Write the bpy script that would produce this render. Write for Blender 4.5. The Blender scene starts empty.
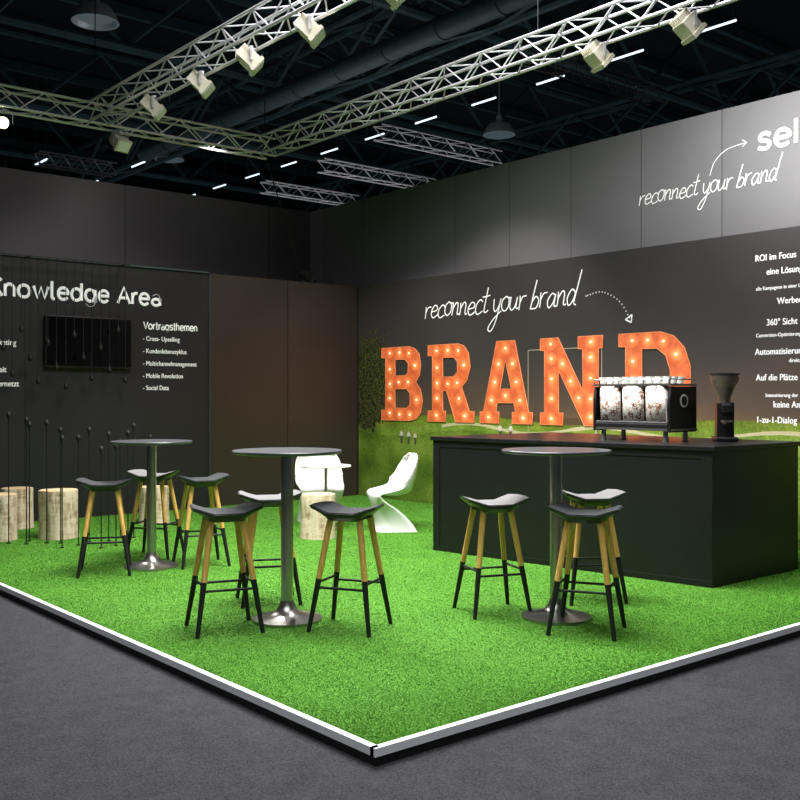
import bpy, bmesh, math, random
import numpy as np
from mathutils import Vector, Matrix
random.seed(7)
sc = bpy.context.scene
try:
    sc.view_settings.view_transform = 'Standard'
except Exception:
    pass
COL = sc.collection

# ------------------------------------------------------------ helpers
def lin(c):
    out = []
    for v in c:
        v = v / 255.0
        out.append(v / 12.92 if v <= 0.04045 else ((v + 0.055) / 1.055) ** 2.4)
    return (out[0], out[1], out[2], 1.0)

def mat(name, rgb, rough=0.5, metal=0.0, var=0.0, scale=20.0, bump=0.0, emit=None, estr=0.0, alpha=1.0, rgb2=None, stretch=None, trans=0.0):
    m = bpy.data.materials.new(name); m.use_nodes = True
    nt = m.node_tree; b = nt.nodes["Principled BSDF"]
    b.inputs["Base Color"].default_value = lin(rgb)
    b.inputs["Roughness"].default_value = rough
    b.inputs["Metallic"].default_value = metal
    if trans: b.inputs["Transmission Weight"].default_value = trans
    if emit:
        b.inputs["Emission Color"].default_value = lin(emit)
        b.inputs["Emission Strength"].default_value = estr
    if var > 0 or bump > 0 or rgb2:
        tc = nt.nodes.new("ShaderNodeTexCoord")
        mp = nt.nodes.new("ShaderNodeMapping")
        if stretch: mp.inputs["Scale"].default_value = stretch
        nz = nt.nodes.new("ShaderNodeTexNoise")
        nz.inputs["Scale"].default_value = scale; nz.inputs["Detail"].default_value = 4
        nt.links.new(tc.outputs["Object"], mp.inputs["Vector"])
        nt.links.new(mp.outputs["Vector"], nz.inputs["Vector"])
        c1 = lin(rgb)
        if rgb2:
            lo, hi = lin(rgb2), c1
        else:
            lo = tuple(max(0, v * (1 - var)) for v in c1[:3]) + (1,)
            hi = tuple(min(1, v * (1 + var)) for v in c1[:3]) + (1,)
        cr = nt.nodes.new("ShaderNodeValToRGB")
        cr.color_ramp.elements[0].position = 0.35; cr.color_ramp.elements[0].color = lo
        cr.color_ramp.elements[1].position = 0.65; cr.color_ramp.elements[1].color = hi
        nt.links.new(nz.outputs["Fac"], cr.inputs["Fac"])
        nt.links.new(cr.outputs["Color"], b.inputs["Base Color"])
        if bump > 0:
            bp = nt.nodes.new("ShaderNodeBump"); bp.inputs["Strength"].default_value = bump
            bp.inputs["Distance"].default_value = 0.02
            nt.links.new(nz.outputs["Fac"], bp.inputs["Height"])
            nt.links.new(bp.outputs["Normal"], b.inputs["Normal"])
    return m

def finish(name, bm, mats, smooth=False, parent=None, loc=(0,0,0), rot=(0,0,0)):
    bmesh.ops.recalc_face_normals(bm, faces=bm.faces)
    me = bpy.data.meshes.new(name); bm.to_mesh(me); bm.free()
    for m in (mats if isinstance(mats, (list, tuple)) else [mats]): me.materials.append(m)
    if smooth:
        for p in me.polygons: p.use_smooth = True
        try: me.set_sharp_from_angle(angle=math.radians(40))
        except Exception: pass
    o = bpy.data.objects.new(name, me); COL.objects.link(o)
    o.location = loc; o.rotation_euler = rot
    if parent: o.parent = parent
    return o

def empty(name, loc, rz=0.0, label="", cat="", group=None):
    e = bpy.data.objects.new(name, None); e.empty_display_size = 0.1
    COL.objects.link(e); e.location = loc; e.rotation_euler = (0, 0, rz)
    tag(e, label, cat, group); return e

def tag(o, label, cat, group=None):
    o["label"] = label; o["category"] = cat
    if group: o["group"] = group
    return o

def struct(o, label=None):
    o["kind"] = "structure"
    if label: o["label"] = label
    return o

def box(bm, c, s, mi=0, M=None):
    c = Vector(c); hx, hy, hz = s[0]/2, s[1]/2, s[2]/2
    vs = []
    for dx, dy, dz in [(-1,-1,-1),(1,-1,-1),(1,1,-1),(-1,1,-1),(-1,-1,1),(1,-1,1),(1,1,1),(-1,1,1)]:
        p = Vector((dx*hx, dy*hy, dz*hz))
        if M is not None: p = M @ p
        vs.append(bm.verts.new(c + p))
    for f in [(0,3,2,1),(4,5,6,7),(0,1,5,4),(1,2,6,5),(2,3,7,6),(3,0,4,7)]:
        bm.faces.new([vs[i] for i in f]).material_index = mi

def cyl(bm, p, q, r1, r2=None, seg=12, mi=0):
    p = Vector(p); q = Vector(q); r2 = r1 if r2 is None else r2
    ax = (q - p).normalized()
    a = ax.orthogonal().normalized(); b = ax.cross(a)
    A, B = [], []
    for i in range(seg):
        t = 2*math.pi*i/seg; d = a*math.cos(t) + b*math.sin(t)
        A.append(bm.verts.new(p + d*r1)); B.append(bm.verts.new(q + d*r2))
    for i in range(seg):
        j = (i+1) % seg
        bm.faces.new([A[i], A[j], B[j], B[i]]).material_index = mi
    bm.faces.new(A[::-1]).material_index = mi
    bm.faces.new(B).material_index = mi

def lathe(bm, prof, c=(0,0,0), seg=32, mi=0):
    c = Vector(c); rings = []
    for r, z in prof:
        if r < 1e-5: rings.append([bm.verts.new(c + Vector((0,0,z)))])
        else: rings.append([bm.verts.new(c + Vector((r*math.cos(2*math.pi*i/seg), r*math.sin(2*math.pi*i/seg), z))) for i in range(seg)])
    for a, b in zip(rings[:-1], rings[1:]):
        for i in range(seg):
            j = (i+1) % seg
            if len(a) == 1 and len(b) == 1: continue
            if len(a) == 1: f = [a[0], b[j], b[i]]
            elif len(b) == 1: f = [a[i], a[j], b[0]]
            else: f = [a[i], a[j], b[j], b[i]]
            bm.faces.new(f).material_index = mi

def prism(bm, poly, z0, z1, mi=0):
    A = [bm.verts.new((x, y, z0)) for x, y in poly]; B = [bm.verts.new((x, y, z1)) for x, y in poly]
    n = len(poly)
    for i in range(n):
        j = (i+1) % n; bm.faces.new([A[i], A[j], B[j], B[i]]).material_index = mi
    bm.faces.new(A[::-1]).material_index = mi; bm.faces.new(B).material_index = mi

def bevel(o, w=0.005, seg=2):
    m = o.modifiers.new("bevel", "BEVEL"); m.width = w; m.segments = seg; m.limit_method = 'ANGLE'; return o

def to_mesh(o, name):
    bpy.context.view_layer.update()
    dg = bpy.context.evaluated_depsgraph_get()
    me = bpy.data.meshes.new_from_object(o.evaluated_get(dg))
    n = bpy.data.objects.new(name, me); COL.objects.link(n)
    n.location = o.location; n.rotation_euler = o.rotation_euler
    bpy.data.objects.remove(o)
    return n

# ------------------------------------------------------------ materials
M_black   = mat("black_lacquer", (18,18,20), 0.35, var=0.1, scale=40)
M_seat    = mat("black_moulded_seat", (20,22,24), 0.42, var=0.1, scale=40)
M_blackm  = mat("black_matte", (9,9,10), 0.6, var=0.1, scale=60)
M_steel   = mat("brushed_steel", (178,176,172), 0.28, 0.95, var=0.06, scale=30, stretch=(1,1,12))
M_alu     = mat("aluminium", (218,217,222), 0.4, 0.5, var=0.05, scale=30)
M_edge    = mat("white_edge_profile", (236,238,240), 0.4, 0.0, var=0.03, scale=10)
M_wood    = mat("oak_leg", (236,188,106), 0.5, rgb2=(212,158,82), scale=14, stretch=(6,6,0.7))
M_pad_g   = mat("grey_felt", (112,111,111), 0.9, var=0.15, scale=120, bump=0.2)
M_pad_b   = mat("charcoal_felt", (40,43,45), 0.8, var=0.15, scale=120, bump=0.2)
M_top     = mat("table_laminate", (62,65,68), 0.34, var=0.06, scale=25)
M_white   = mat("white_plastic", (238,238,235), 0.3, var=0.02, scale=8)
M_chair   = mat("white_gloss_shell", (222,222,220), 0.28, var=0.02, scale=8)
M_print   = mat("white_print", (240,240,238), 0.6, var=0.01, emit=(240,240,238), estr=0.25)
M_cream   = mat("lamp_housing", (206,200,180), 0.5, var=0.05, scale=20)
M_lens    = mat("lamp_lens", (255,250,235), 0.3, emit=(255,246,225), estr=40)
M_tube    = mat("tube_light", (255,255,255), 0.3, emit=(225,240,250), estr=1.5)
M_teal    = mat("roof_steel", (60,80,84), 0.6, 0.2, var=0.2, scale=3)
M_duct    = mat("duct_metal", (72,84,88), 0.5, 0.4, var=0.1, scale=6)
M_skirt   = mat("platform_skirt", (20,20,22), 0.6, var=0.1, scale=30)

def nodes_mat(name):
    m = bpy.data.materials.new(name); m.use_nodes = True
    return m, m.node_tree, m.node_tree.nodes["Principled BSDF"]

def ramp(nt, fac, stops, interp='LINEAR'):
    cr = nt.nodes.new("ShaderNodeValToRGB"); cr.color_ramp.interpolation = interp
    els = cr.color_ramp.elements
    while len(els) < len(stops): els.new(0.5)
    for e, (p, c) in zip(els, stops): e.position = p; e.color = c
    nt.links.new(fac, cr.inputs["Fac"]); return cr.outputs["Color"]

def noise(nt, scale, detail=4, vec=None):
    n = nt.nodes.new("ShaderNodeTexNoise"); n.inputs["Scale"].default_value = scale; n.inputs["Detail"].default_value = detail
    if vec is not None: nt.links.new(vec, n.inputs["Vector"])
    return n.outputs["Fac"]

def mth(nt, op, a, b=None, c=None):
    n = nt.nodes.new("ShaderNodeMath"); n.operation = op
    for i, v in enumerate((a, b, c)):
        if v is None: continue
        if isinstance(v, (int, float)): n.inputs[i].default_value = v
        else: nt.links.new(v, n.inputs[i])
    return n.outputs[0]

def mix(nt, fac, a, b, blend='MIX'):
    n = nt.nodes.new("ShaderNodeMix"); n.data_type = 'RGBA'; n.blend_type = blend
    if isinstance(fac, float): n.inputs["Factor"].default_value = fac
    else: nt.links.new(fac, n.inputs["Factor"])
    for v, s in ((a, n.inputs[6]), (b, n.inputs[7])):
        if isinstance(v, tuple): s.default_value = v
        else: nt.links.new(v, s)
    return n.outputs[2]

# artificial turf
def turf(name, k):
    m, nt, b = nodes_mat(name)
    geo = nt.nodes.new("ShaderNodeNewGeometry"); P = geo.outputs["Position"]
    f1 = noise(nt, 170, 2, P); f2 = noise(nt, 60, 3, P); f3 = noise(nt, 1.6, 5, P)
    s = mth(nt, 'ADD', mth(nt, 'MULTIPLY', f1, 0.8), mth(nt, 'MULTIPLY', f2, 0.2))
    S = lambda c: tuple(min(1, v*k) for v in lin(c)[:3]) + (1,)
    c = ramp(nt, s, [(0.32, S((62,108,32))), (0.5, S((84,140,46))), (0.68, S((114,166,70)))])
    patch = ramp(nt, f3, [(0.35, (1.0,1.0,1.0,1)), (0.65, (0.84,0.86,0.84,1))])
    c2 = mix(nt, 1.0, c, patch, 'MULTIPLY')
    nt.links.new(c2, b.inputs["Base Color"]); b.inputs["Roughness"].default_value = 0.8
    b.inputs["Specular IOR Level"].default_value = 0.15
    return m
M_grass = turf("artificial_turf", 0.95)
M_blade = turf("turf_blades", 1.22)

# hall carpet
M_carpet, nt, b = nodes_mat("hall_carpet")
geo = nt.nodes.new("ShaderNodeNewGeometry"); P = geo.outputs["Position"]
f1 = noise(nt, 140, 4, P); f2 = noise(nt, 9, 5, P)
s = mth(nt, 'ADD', mth(nt, 'MULTIPLY', f1, 0.8), mth(nt, 'MULTIPLY', f2, 0.2))
c = ramp(nt, s, [(0.34, lin((40,40,42))), (0.66, lin((72,71,74)))])
nt.links.new(c, b.inputs["Base Color"]); b.inputs["Roughness"].default_value = 0.95
b.inputs["Specular IOR Level"].default_value = 0.1
bp = nt.nodes.new("ShaderNodeBump"); bp.inputs["Strength"].default_value = 0.35; bp.inputs["Distance"].default_value = 0.006
nt.links.new(f1, bp.inputs["Height"]); nt.links.new(bp.outputs["Normal"], b.inputs["Normal"])

def panel_mat(name, rgb, axis, pitch, off, rough=0.5, dark=0.45, spec=0.4):
    m, nt, b = nodes_mat(name)
    geo = nt.nodes.new("ShaderNodeNewGeometry")
    sp = nt.nodes.new("ShaderNodeSeparateXYZ"); nt.links.new(geo.outputs["Position"], sp.inputs[0])
    u = mth(nt, 'FRACT', mth(nt, 'DIVIDE', mth(nt, 'ADD', sp.outputs[axis], off), pitch))
    seam = mth(nt, 'LESS_THAN', u, 0.013/pitch)
    pid = mth(nt, 'FLOOR', mth(nt, 'DIVIDE', mth(nt, 'ADD', sp.outputs[axis], off), pitch))
    wn = nt.nodes.new("ShaderNodeTexWhiteNoise"); wn.noise_dimensions = '1D'; nt.links.new(pid, wn.inputs["W"])
    nz = noise(nt, 2.5, 4, geo.outputs["Position"])
    v = mth(nt, 'ADD', mth(nt, 'MULTIPLY', wn.outputs["Value"], 0.2), mth(nt, 'MULTIPLY', nz, 0.15))
    v = mth(nt, 'ADD', v, 0.82)
    base = lin(rgb)
    vm = nt.nodes.new("ShaderNodeVectorMath"); vm.operation = 'SCALE'
    vm.inputs[0].default_value = base[:3]; nt.links.new(v, vm.inputs["Scale"])
    c = mix(nt, seam, vm.outputs[0], tuple(x*dark for x in base[:3]) + (1,))
    nt.links.new(c, b.inputs["Base Color"]); b.inputs["Roughness"].default_value = rough
    b.inputs["Specular IOR Level"].default_value = spec
    return m
M_greyR = panel_mat("grey_partition", (108,107,109), "Y", 1.02, 0.35, 0.5, 0.45)
M_greyL = panel_mat("dark_grey_partition", (86,83,86), "X", 2.4, 1.15, 0.42, 0.2)
M_know  = panel_mat("black_panel", (42,40,42), "X", 6.0, 2.0, 0.42)
M_brown = panel_mat("brown_panel", (56,47,42), "X", 1.22, -0.30, 0.36, 0.2, 0.5)
M_counter = mat("counter_black", (17,17,19), 0.4, var=0.12, scale=5)
M_dark  = mat("hall_dark", (10,16,18), 0.9, var=0.3, scale=0.6)

# mural
WX = 8.86; WY = 11.5; WH = 3.05
M_mural, nt, b = nodes_mat("printed_mural")
geo = nt.nodes.new("ShaderNodeNewGeometry"); P = geo.outputs["Position"]
sp = nt.nodes.new("ShaderNodeSeparateXYZ"); nt.links.new(P, sp.inputs[0]); Y = sp.outputs["Y"]; Z = sp.outputs["Z"]
big = noise(nt, 0.9, 5, P); fine = noise(nt, 60, 4, P); mid = noise(nt, 7, 5, P); mid2 = noise(nt, 1.8, 4, P)
sky = ramp(nt, mth(nt, 'ADD', mth(nt, 'DIVIDE', Z, 3.1), mth(nt, 'MULTIPLY', mth(nt, 'SUBTRACT', big, 0.5), 0.30)),
           [(0.30, lin((118,90,62))), (0.44, lin((84,70,58))), (0.62, lin((64,59,57))), (0.95, lin((50,48,48)))])
tl = mth(nt, 'LESS_THAN', Z, mth(nt, 'ADD', mth(nt, 'MULTIPLY', mid2, 0.20), 1.10))
sky = mix(nt, mth(nt, 'MULTIPLY', tl, 0.5), sky, lin((60,52,32)))
hill = mth(nt, 'ADD', mth(nt, 'MULTIPLY', mth(nt, 'SINE', mth(nt, 'MULTIPLY', Y, 1.5)), 0.05), 1.17)
below = mth(nt, 'SUBTRACT', hill, Z)
msk = ramp(nt, mth(nt, 'ADD', mth(nt, 'MULTIPLY', below, 10), mth(nt, 'MULTIPLY', mid, 0.3)), [(0.1, (0,0,0,1)), (0.4, (1,1,1,1))])
grs = ramp(nt, mth(nt, 'ADD', mth(nt, 'MULTIPLY', fine, 0.45), mth(nt, 'MULTIPLY', mid2, 0.55)),
           [(0.36, lin((72,98,30))), (0.5, lin((112,142,50))), (0.64, lin((158,180,84)))])
shade = ramp(nt, mth(nt, 'MULTIPLY', below, 1.3), [(0.0, lin((235,215,165))), (0.25, lin((255,255,245))), (0.9, lin((190,200,175)))])
grs = mix(nt, 1.0, grs, shade, 'MULTIPLY')
h2 = mth(nt, 'ADD', mth(nt, 'MULTIPLY', mth(nt, 'SINE', mth(nt, 'ADD', mth(nt, 'MULTIPLY', Y, 2.1), 1.0)), 0.06), 0.95)
near = mth(nt, 'SUBTRACT', h2, Z)
crest = ramp(nt, mth(nt, 'MULTIPLY', near, 6.0), [(0.0, (1,1,1,1)), (0.01, (0.70,0.74,0.66,1)), (0.7, (1,1,1,1))])
grs = mix(nt, 1.0, grs, crest, 'MULTIPLY')
def ell(yc, zc, ry, rz):
    a = mth(nt, 'DIVIDE', mth(nt, 'SUBTRACT', Y, yc), ry); c_ = mth(nt, 'DIVIDE', mth(nt, 'SUBTRACT', Z, zc), rz)
    return mth(nt, 'SQRT', mth(nt, 'ADD', mth(nt, 'MULTIPLY', a, a), mth(nt, 'MULTIPLY', c_, c_)))
pc_ = mth(nt, 'ADD', mth(nt, 'MULTIPLY', mth(nt, 'SINE', mth(nt, 'MULTIPLY', Y, 2.9)), 0.05), 1.045)
pw = mth(nt, 'ADD', mth(nt, 'MULTIPLY', mid2, 0.04), -0.002)
pm = mth(nt, 'LESS_THAN', mth(nt, 'ABSOLUTE', mth(nt, 'SUBTRACT', Z, pc_)), pw)
pm = mth(nt, 'MULTIPLY', pm, mth(nt, 'LESS_THAN', Y, 9.7))
grs2 = mix(nt, mth(nt, 'MULTIPLY', pm, 0.8), grs, lin((206,194,156)))
col = mix(nt, msk, sky, grs2)
def treem(yc, zc, ry, rz, sc_):
    return mth(nt, 'GREATER_THAN', mth(nt, 'SUBTRACT', mth(nt, 'MULTIPLY', noise(nt, sc_, 6, P), 2.0), ell(yc, zc, ry, rz)), 0.25)
tm = mth(nt, 'MAXIMUM', treem(11.22, 1.72, 0.62, 0.75, 14), treem(11.3, 1.15, 0.45, 0.25, 10))
tree = ramp(nt, noise(nt, 34, 5, P), [(0.4, lin((26,28,14))), (0.65, lin((86,92,44)))])
col = mix(nt, tm, col, tree)
nt.links.new(col, b.inputs["Base Color"]); b.inputs["Roughness"].default_value = 0.55
b.inputs["Specular IOR Level"].default_value = 0.3

# ------------------------------------------------------------ setting
def slab(name, c, s, m, label=None):
    bm = bmesh.new(); box(bm, c, s); o = finish(name, bm, m); struct(o, label); return o
NX, NY = 2.53, 3.17
FZ = -0.068
slab("floor", (15, 18, FZ-0.05), (90, 90, 0.10), M_carpet, "grey carpeted exhibition hall floor")
ft = slab("floor_turf", ((NX+0.024+WX)/2, (NY+0.024+WY)/2, FZ/2), (WX-NX-0.024, WY-NY-0.024, -FZ), M_grass, "raised stand floor covered in bright green artificial turf")
slab("trim_1", (NX+0.006, (NY+WY)/2, -0.008), (0.034, WY-NY, 0.036), M_edge, "white metal edge strip of the turf platform")
slab("trim_2", ((NX+WX)/2, NY+0.006, -0.008), (WX-NX+0.022, 0.034, 0.036), M_edge, "white metal edge strip of the turf platform")
slab("trim_3", (NX+0.012, (NY+WY)/2, (FZ-0.026)/2), (0.026, WY-NY, 0.042), M_skirt, "black skirting under the platform edge")
slab("trim_4", ((NX+WX)/2, NY+0.012, (FZ-0.026)/2), (WX-NX, 0.026, 0.042), M_skirt, "black skirting under the platform edge")
def pile(n, seed):
    rg = np.random.default_rng(seed)
    x0, x1, y0, y1 = NX+0.028, WX-0.02, NY+0.028, WY-0.03
    u = rg.random(n); v = rg.random(n)
    x = x0 + (x1-x0)*u**1.25; y = y0 + (y1-y0)*v**1.45
    ang = rg.random(n)*2*np.pi; w = 0.0018 + 0.0010*rg.random(n); h = 0.003 + 0.005*rg.random(n)
    far = np.sqrt(x*x+y*y); w *= (0.7 + far/9.0)
    la = rg.random(n)*2*np.pi; lean = h*(0.8+1.1*rg.random(n))
    co = np.zeros((n,3,3), dtype=np.float32)
    co[:,0,0] = x+np.cos(ang)*w; co[:,0,1] = y+np.sin(ang)*w
    co[:,1,0] = x-np.cos(ang)*w; co[:,1,1] = y-np.sin(ang)*w
    co[:,2,0] = x+np.cos(la)*lean; co[:,2,1] = y+np.sin(la)*lean; co[:,2,2] = h
    co[:,:2,2] = -0.001
    me = bpy.data.meshes.new("turf_pile")
    me.vertices.add(n*3); me.vertices.foreach_set("co", co.ravel())
    me.loops.add(n*3); me.loops.foreach_set("vertex_index", np.arange(n*3, dtype=np.int32))
    me.polygons.add(n); me.polygons.foreach_set("loop_start", np.arange(0, n*3, 3, dtype=np.int32))
    try: me.polygons.foreach_set("loop_total", np.full(n, 3, dtype=np.int32))
    except Exception: pass
    me.update(); me.validate()
    me.materials.append(M_blade)
    o = bpy.data.objects.new("turf_pile", me); COL.objects.link(o)
    o.parent = ft
    o["kind"] = "stuff"; o["label"] = "short green blades of artificial turf"
pile(700000, 3)

kx = 6.38
wl = slab("wall_left", ((NX+kx)/2, WY+0.03, (WH+FZ)/2), (kx-NX, 0.10, WH-FZ), M_know, "near-black panel wall with white lettering")
slab("wall_left_brown", ((kx+WX+0.1)/2, WY+0.06, (WH+FZ)/2), (WX+0.1-kx, 0.10, WH-FZ), M_brown, "dark brown panel wall")
slab("trim_5", ((NX+kx)/2, WY-0.03, WH+0.005), (kx-NX, 0.03, 0.018), M_duct, "thin metal strip along the wall top")
slab("trim_6", (kx+0.004, WY-0.02, WH/2), (0.012, 0.05, WH), M_duct, "thin metal corner profile")
wr = slab("wall_right", (WX+0.05, (NY+WY)/2, (WH+FZ)/2), (0.10, WY-NY, WH-FZ), M_mural, "wall with printed meadow mural at dusk")
RX, RY = 9.25, 13.3
wrr = slab("wall_rear_right", (RX+0.05, (RY-6)/2, (4.45+FZ)/2), (0.10, RY+6, 4.45-FZ), M_greyR, "tall grey partition wall of vertical panels")
slab("wall_rear_left", ((RX-8)/2, RY+0.05, (4.45+FZ)/2), (RX+8, 0.10, 4.45-FZ), M_greyL, "tall dark grey partition wall of wide panels")
slab("ceiling", (15, 18, 12.0), (90, 90, 0.1), M_dark, "black exhibition hall roof")
slab("wall_hall_back", (15, 58, 6), (90, 0.2, 12.13), M_dark, "dark hall wall")
slab("wall_hall_side", (56, 18, 6), (0.2, 90, 12.13), M_dark, "dark hall wall")
M_line = mat("door_gap", (170,160,140), 0.6, var=0.05)
bm = bmesh.new()
y0, y1, zt = 7.04, 8.15, 2.0
for c, s_ in [((WX-0.003, y0, zt/2), (0.006, 0.010, zt)), ((WX-0.003, y1, zt/2), (0.006, 0.010, zt)), ((WX-0.003, (y0+y1)/2, zt), (0.006, y1-y0, 0.010)),
              ((WX-0.008, y0+0.07, 1.02), (0.016, 0.025, 0.13))]:
    box(bm, c, s_)
struct(finish("door_1", bm, M_line), "flush door outline cut into the mural wall")

# ------------------------------------------------------------ roof structure
def lattice(name, p, q, h, n, r, m, square=0.0, label="", cat="truss", rd=None):
    p = Vector(p); q = Vector(q); ax = (q-p).normalized(); sd = ax.cross(Vector((0,0,1))).normalized()
    rd = rd or r*0.5
    bm = bmesh.new()
    offs = [sd*0] if square == 0 else [sd*square/2, -sd*square/2]
    L = (q-p).length
    for o in offs:
        for z in (-h/2, h/2):
            cyl(bm, p+o+Vector((0,0,z)), q+o+Vector((0,0,z)), r, seg=8)
    for i in range(n):
        a = p + ax*(L*i/n); b_ = p + ax*(L*(i+1)/n)
        for k, o in enumerate(offs):
            zz = h/2 if (i+k) % 2 else -h/2
            cyl(bm, a+o+Vector((0,0,zz)), b_+o+Vector((0,0,-zz)), rd, seg=5)
        if square:
            s1 = square/2 if i % 2 else -square/2
            for z in (-h/2, h/2):
                cyl(bm, a+sd*s1+Vector((0,0,z)), b_-sd*s1+Vector((0,0,z)), rd, seg=5)
    o = finish(name, bm, m, smooth=True)
    tag(o, label, cat); return o

for i, yy in enumerate([16, 22, 28, 34, 42]):
    o = lattice("roof_truss", (-6, yy, 10.6), (50, yy, 10.6), 1.9, 28, 0.12, M_teal, 0, "large dark steel roof girder of the hall", "roof truss", rd=0.07)
    o["group"] = "hall roof girders"
for i, xx in enumerate([6, 14, 24, 34]):
    o = lattice("roof_truss", (xx, 4, 9.5), (xx, 56, 9.5), 1.3, 26, 0.09, M_teal, 0.5, "long dark steel roof girder of the hall", "roof truss", rd=0.05)
    o["group"] = "hall roof girders"
for i in range(13):
    bm = bmesh.new(); yy = 9 + i*3.2
    box(bm, (20, yy, 11.75), (64, 0.16, 0.3)); o = finish("roof_beam", bm, M_teal)
    tag(o, "dark steel purlin under the hall roof", "beam", "hall roof purlins")
for (xx, zz, r, ya, yb) in [(11.9, 8.0, 0.2, 7, 25)]:
    bm = bmesh.new(); cyl(bm, (xx, ya, zz), (xx, yb, zz), r, seg=20)
    k = ya
    while k < yb:
        cyl(bm, (xx, k, zz), (xx, k+0.06, zz), r+0.02, seg=20); k += 1.5
    for k in (9, 15, 21): cyl(bm, (xx, k, zz+r), (xx, k, 11.94), 0.012, seg=6)
    o = finish("air_duct", bm, M_duct, smooth=True); tag(o, "round grey metal ventilation duct under the roof", "duct")
def tube_set(plist):
    hts = {}
    for p in plist:
        z = p[2]
        if z not in hts:
            bm = bmesh.new(); cyl(bm, (0,-0.42,0), (0,0.42,0), 0.026, seg=8)
            for yy in (-.35,.35): cyl(bm, (0,yy,0.02), (0,yy,11.94-z), 0.006, seg=5, mi=1)
            o = finish("tube_lamp", bm, [M_tube, M_teal]); hts[z] = o
        else:
            o = hts[z].copy(); COL.objects.link(o)
        o.location = p; tag(o, "glowing white fluorescent tube under the hall roof", "light", "hall fluorescent tubes")
tube_set([(17.6, 11.1+2.2*k, 8.85) for k in range(11)] + [(9.5, 26+2.4*k, 7.6) for k in range(2)] + [(12.7, 27+3.3*k, 8.2) for k in range(2)])
bm = bmesh.new()
lathe(bm, [(0,0.55),(0.08,0.55),(0.1,0.35),(0.3,0.3),(0.42,0.12),(0.46,0),(0.42,0.0),(0.35,0.08),(0,0.1)], seg=28)
cyl(bm, (0,0,0.55), (0,0,3.1), 0.015, seg=6)
hb0 = finish("pendant_lamp", bm, M_alu, smooth=True)
for i, p in enumerate([(7.98,18.9,8.85),(14.4,28.4,8.85),(20.2,19.7,8.85)]):
    o = hb0 if i == 0 else hb0.copy()
    if i: COL.objects.link(o)
    o.location = p; tag(o, "unlit grey round high-bay lamp under the hall roof", "lamp", "high-bay lamps")
for (a, b_) in [((11.8,18.8,6.1),(14.4,18.8,6.1)), ((11.6,16.3,6.1),(14.6,16.3,6.1)), ((10.9,13.6,6.1),(13.9,13.6,6.1)),
                ((7.0,19.4,6.1),(8.6,19.4,6.1)), ((10.3,9.6,6.3),(13.5,9.6,6.3))]:
    o = lattice("hanging_truss", a, b_, 0.24, 10, 0.018, M_alu, 0.24, "silver lattice lighting truss hanging over a neighbouring stand", "truss", rd=.008)
    o["group"] = "neighbouring trusses"

# ------------------------------------------------------------ stand truss
TZ = 4.66
def stand_truss(name, p, q, label):
    L = (Vector(q)-Vector(p)).length
    return lattice(name, p, q, 0.22, int(L/0.26), 0.0165, M_alu, 0.22, label, "truss", rd=0.008)
stand_truss("lighting_truss", (4.60, 2.0, TZ), (4.60, 10.785, TZ), "silver square lattice truss carrying spotlights")
stand_truss("lighting_truss", (1.0, 10.93, TZ), (6.98, 10.93, TZ), "silver square lattice truss along the black panel wall")
stand_truss("lighting_truss", (6.87, 1.0, TZ), (6.87, 10.785, TZ), "silver square lattice truss carrying spotlights")
M_cable = mat("steel_cable", (50,52,54), 0.5, 0.4, var=0.05)
for (x, y) in [(4.60,6.0),(6.87,6.2),(2.6,10.9),(6.87,10.9),(4.60,10.9)]:
    bm = bmesh.new(); cyl(bm, (x,y,TZ+0.13), (x,y,11.9), 0.006, seg=6)
    o = finish("suspension_cable", bm, M_cable); tag(o, "thin steel cable holding up the truss", "cable", "truss cables")
e = empty("wall_spotlight", (7.93, 11.56, WH), 0, "small black clip lamp with a cable standing on the brown wall", "spotlight")
bm = bmesh.new(); box(bm, (0,0,.012), (.12,.08,.024)); cyl(bm, (0,0,.024), (0,0,.09), .010, seg=8); finish("clamp", bm, M_blackm, parent=e)
bm = bmesh.new(); cyl(bm, (-.02,.05,.13), (.02,-.10,.09), .045, .06, 16); finish("lamp_head", bm, M_blackm, parent=e)
bm = bmesh.new(); cyl(bm, (-.02,.05,.15), (6.98-7.93, 11.03-11.56, TZ-.12-WH), .007, seg=6); finish("cable", bm, M_blackm, parent=e)
e = empty("cable_box", (8.28, 11.56, WH), 0, "small dark gabled box lying on the wall top", "box")
bm = bmesh.new(); A_ = [(-.15,0),(.15,0),(.15,.05),(0,.10),(-.15,.05)]
va = [bm.verts.new((x,-.045,z)) for x, z in A_]; vb = [bm.verts.new((x,.045,z)) for x, z in A_]
for i in range(5): j = (i+1)%5; bm.faces.new([va[i],va[j],vb[j],vb[i]])
bm.faces.new(va); bm.faces.new(vb[::-1]); finish("housing", bm, M_blackm, parent=e)

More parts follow.
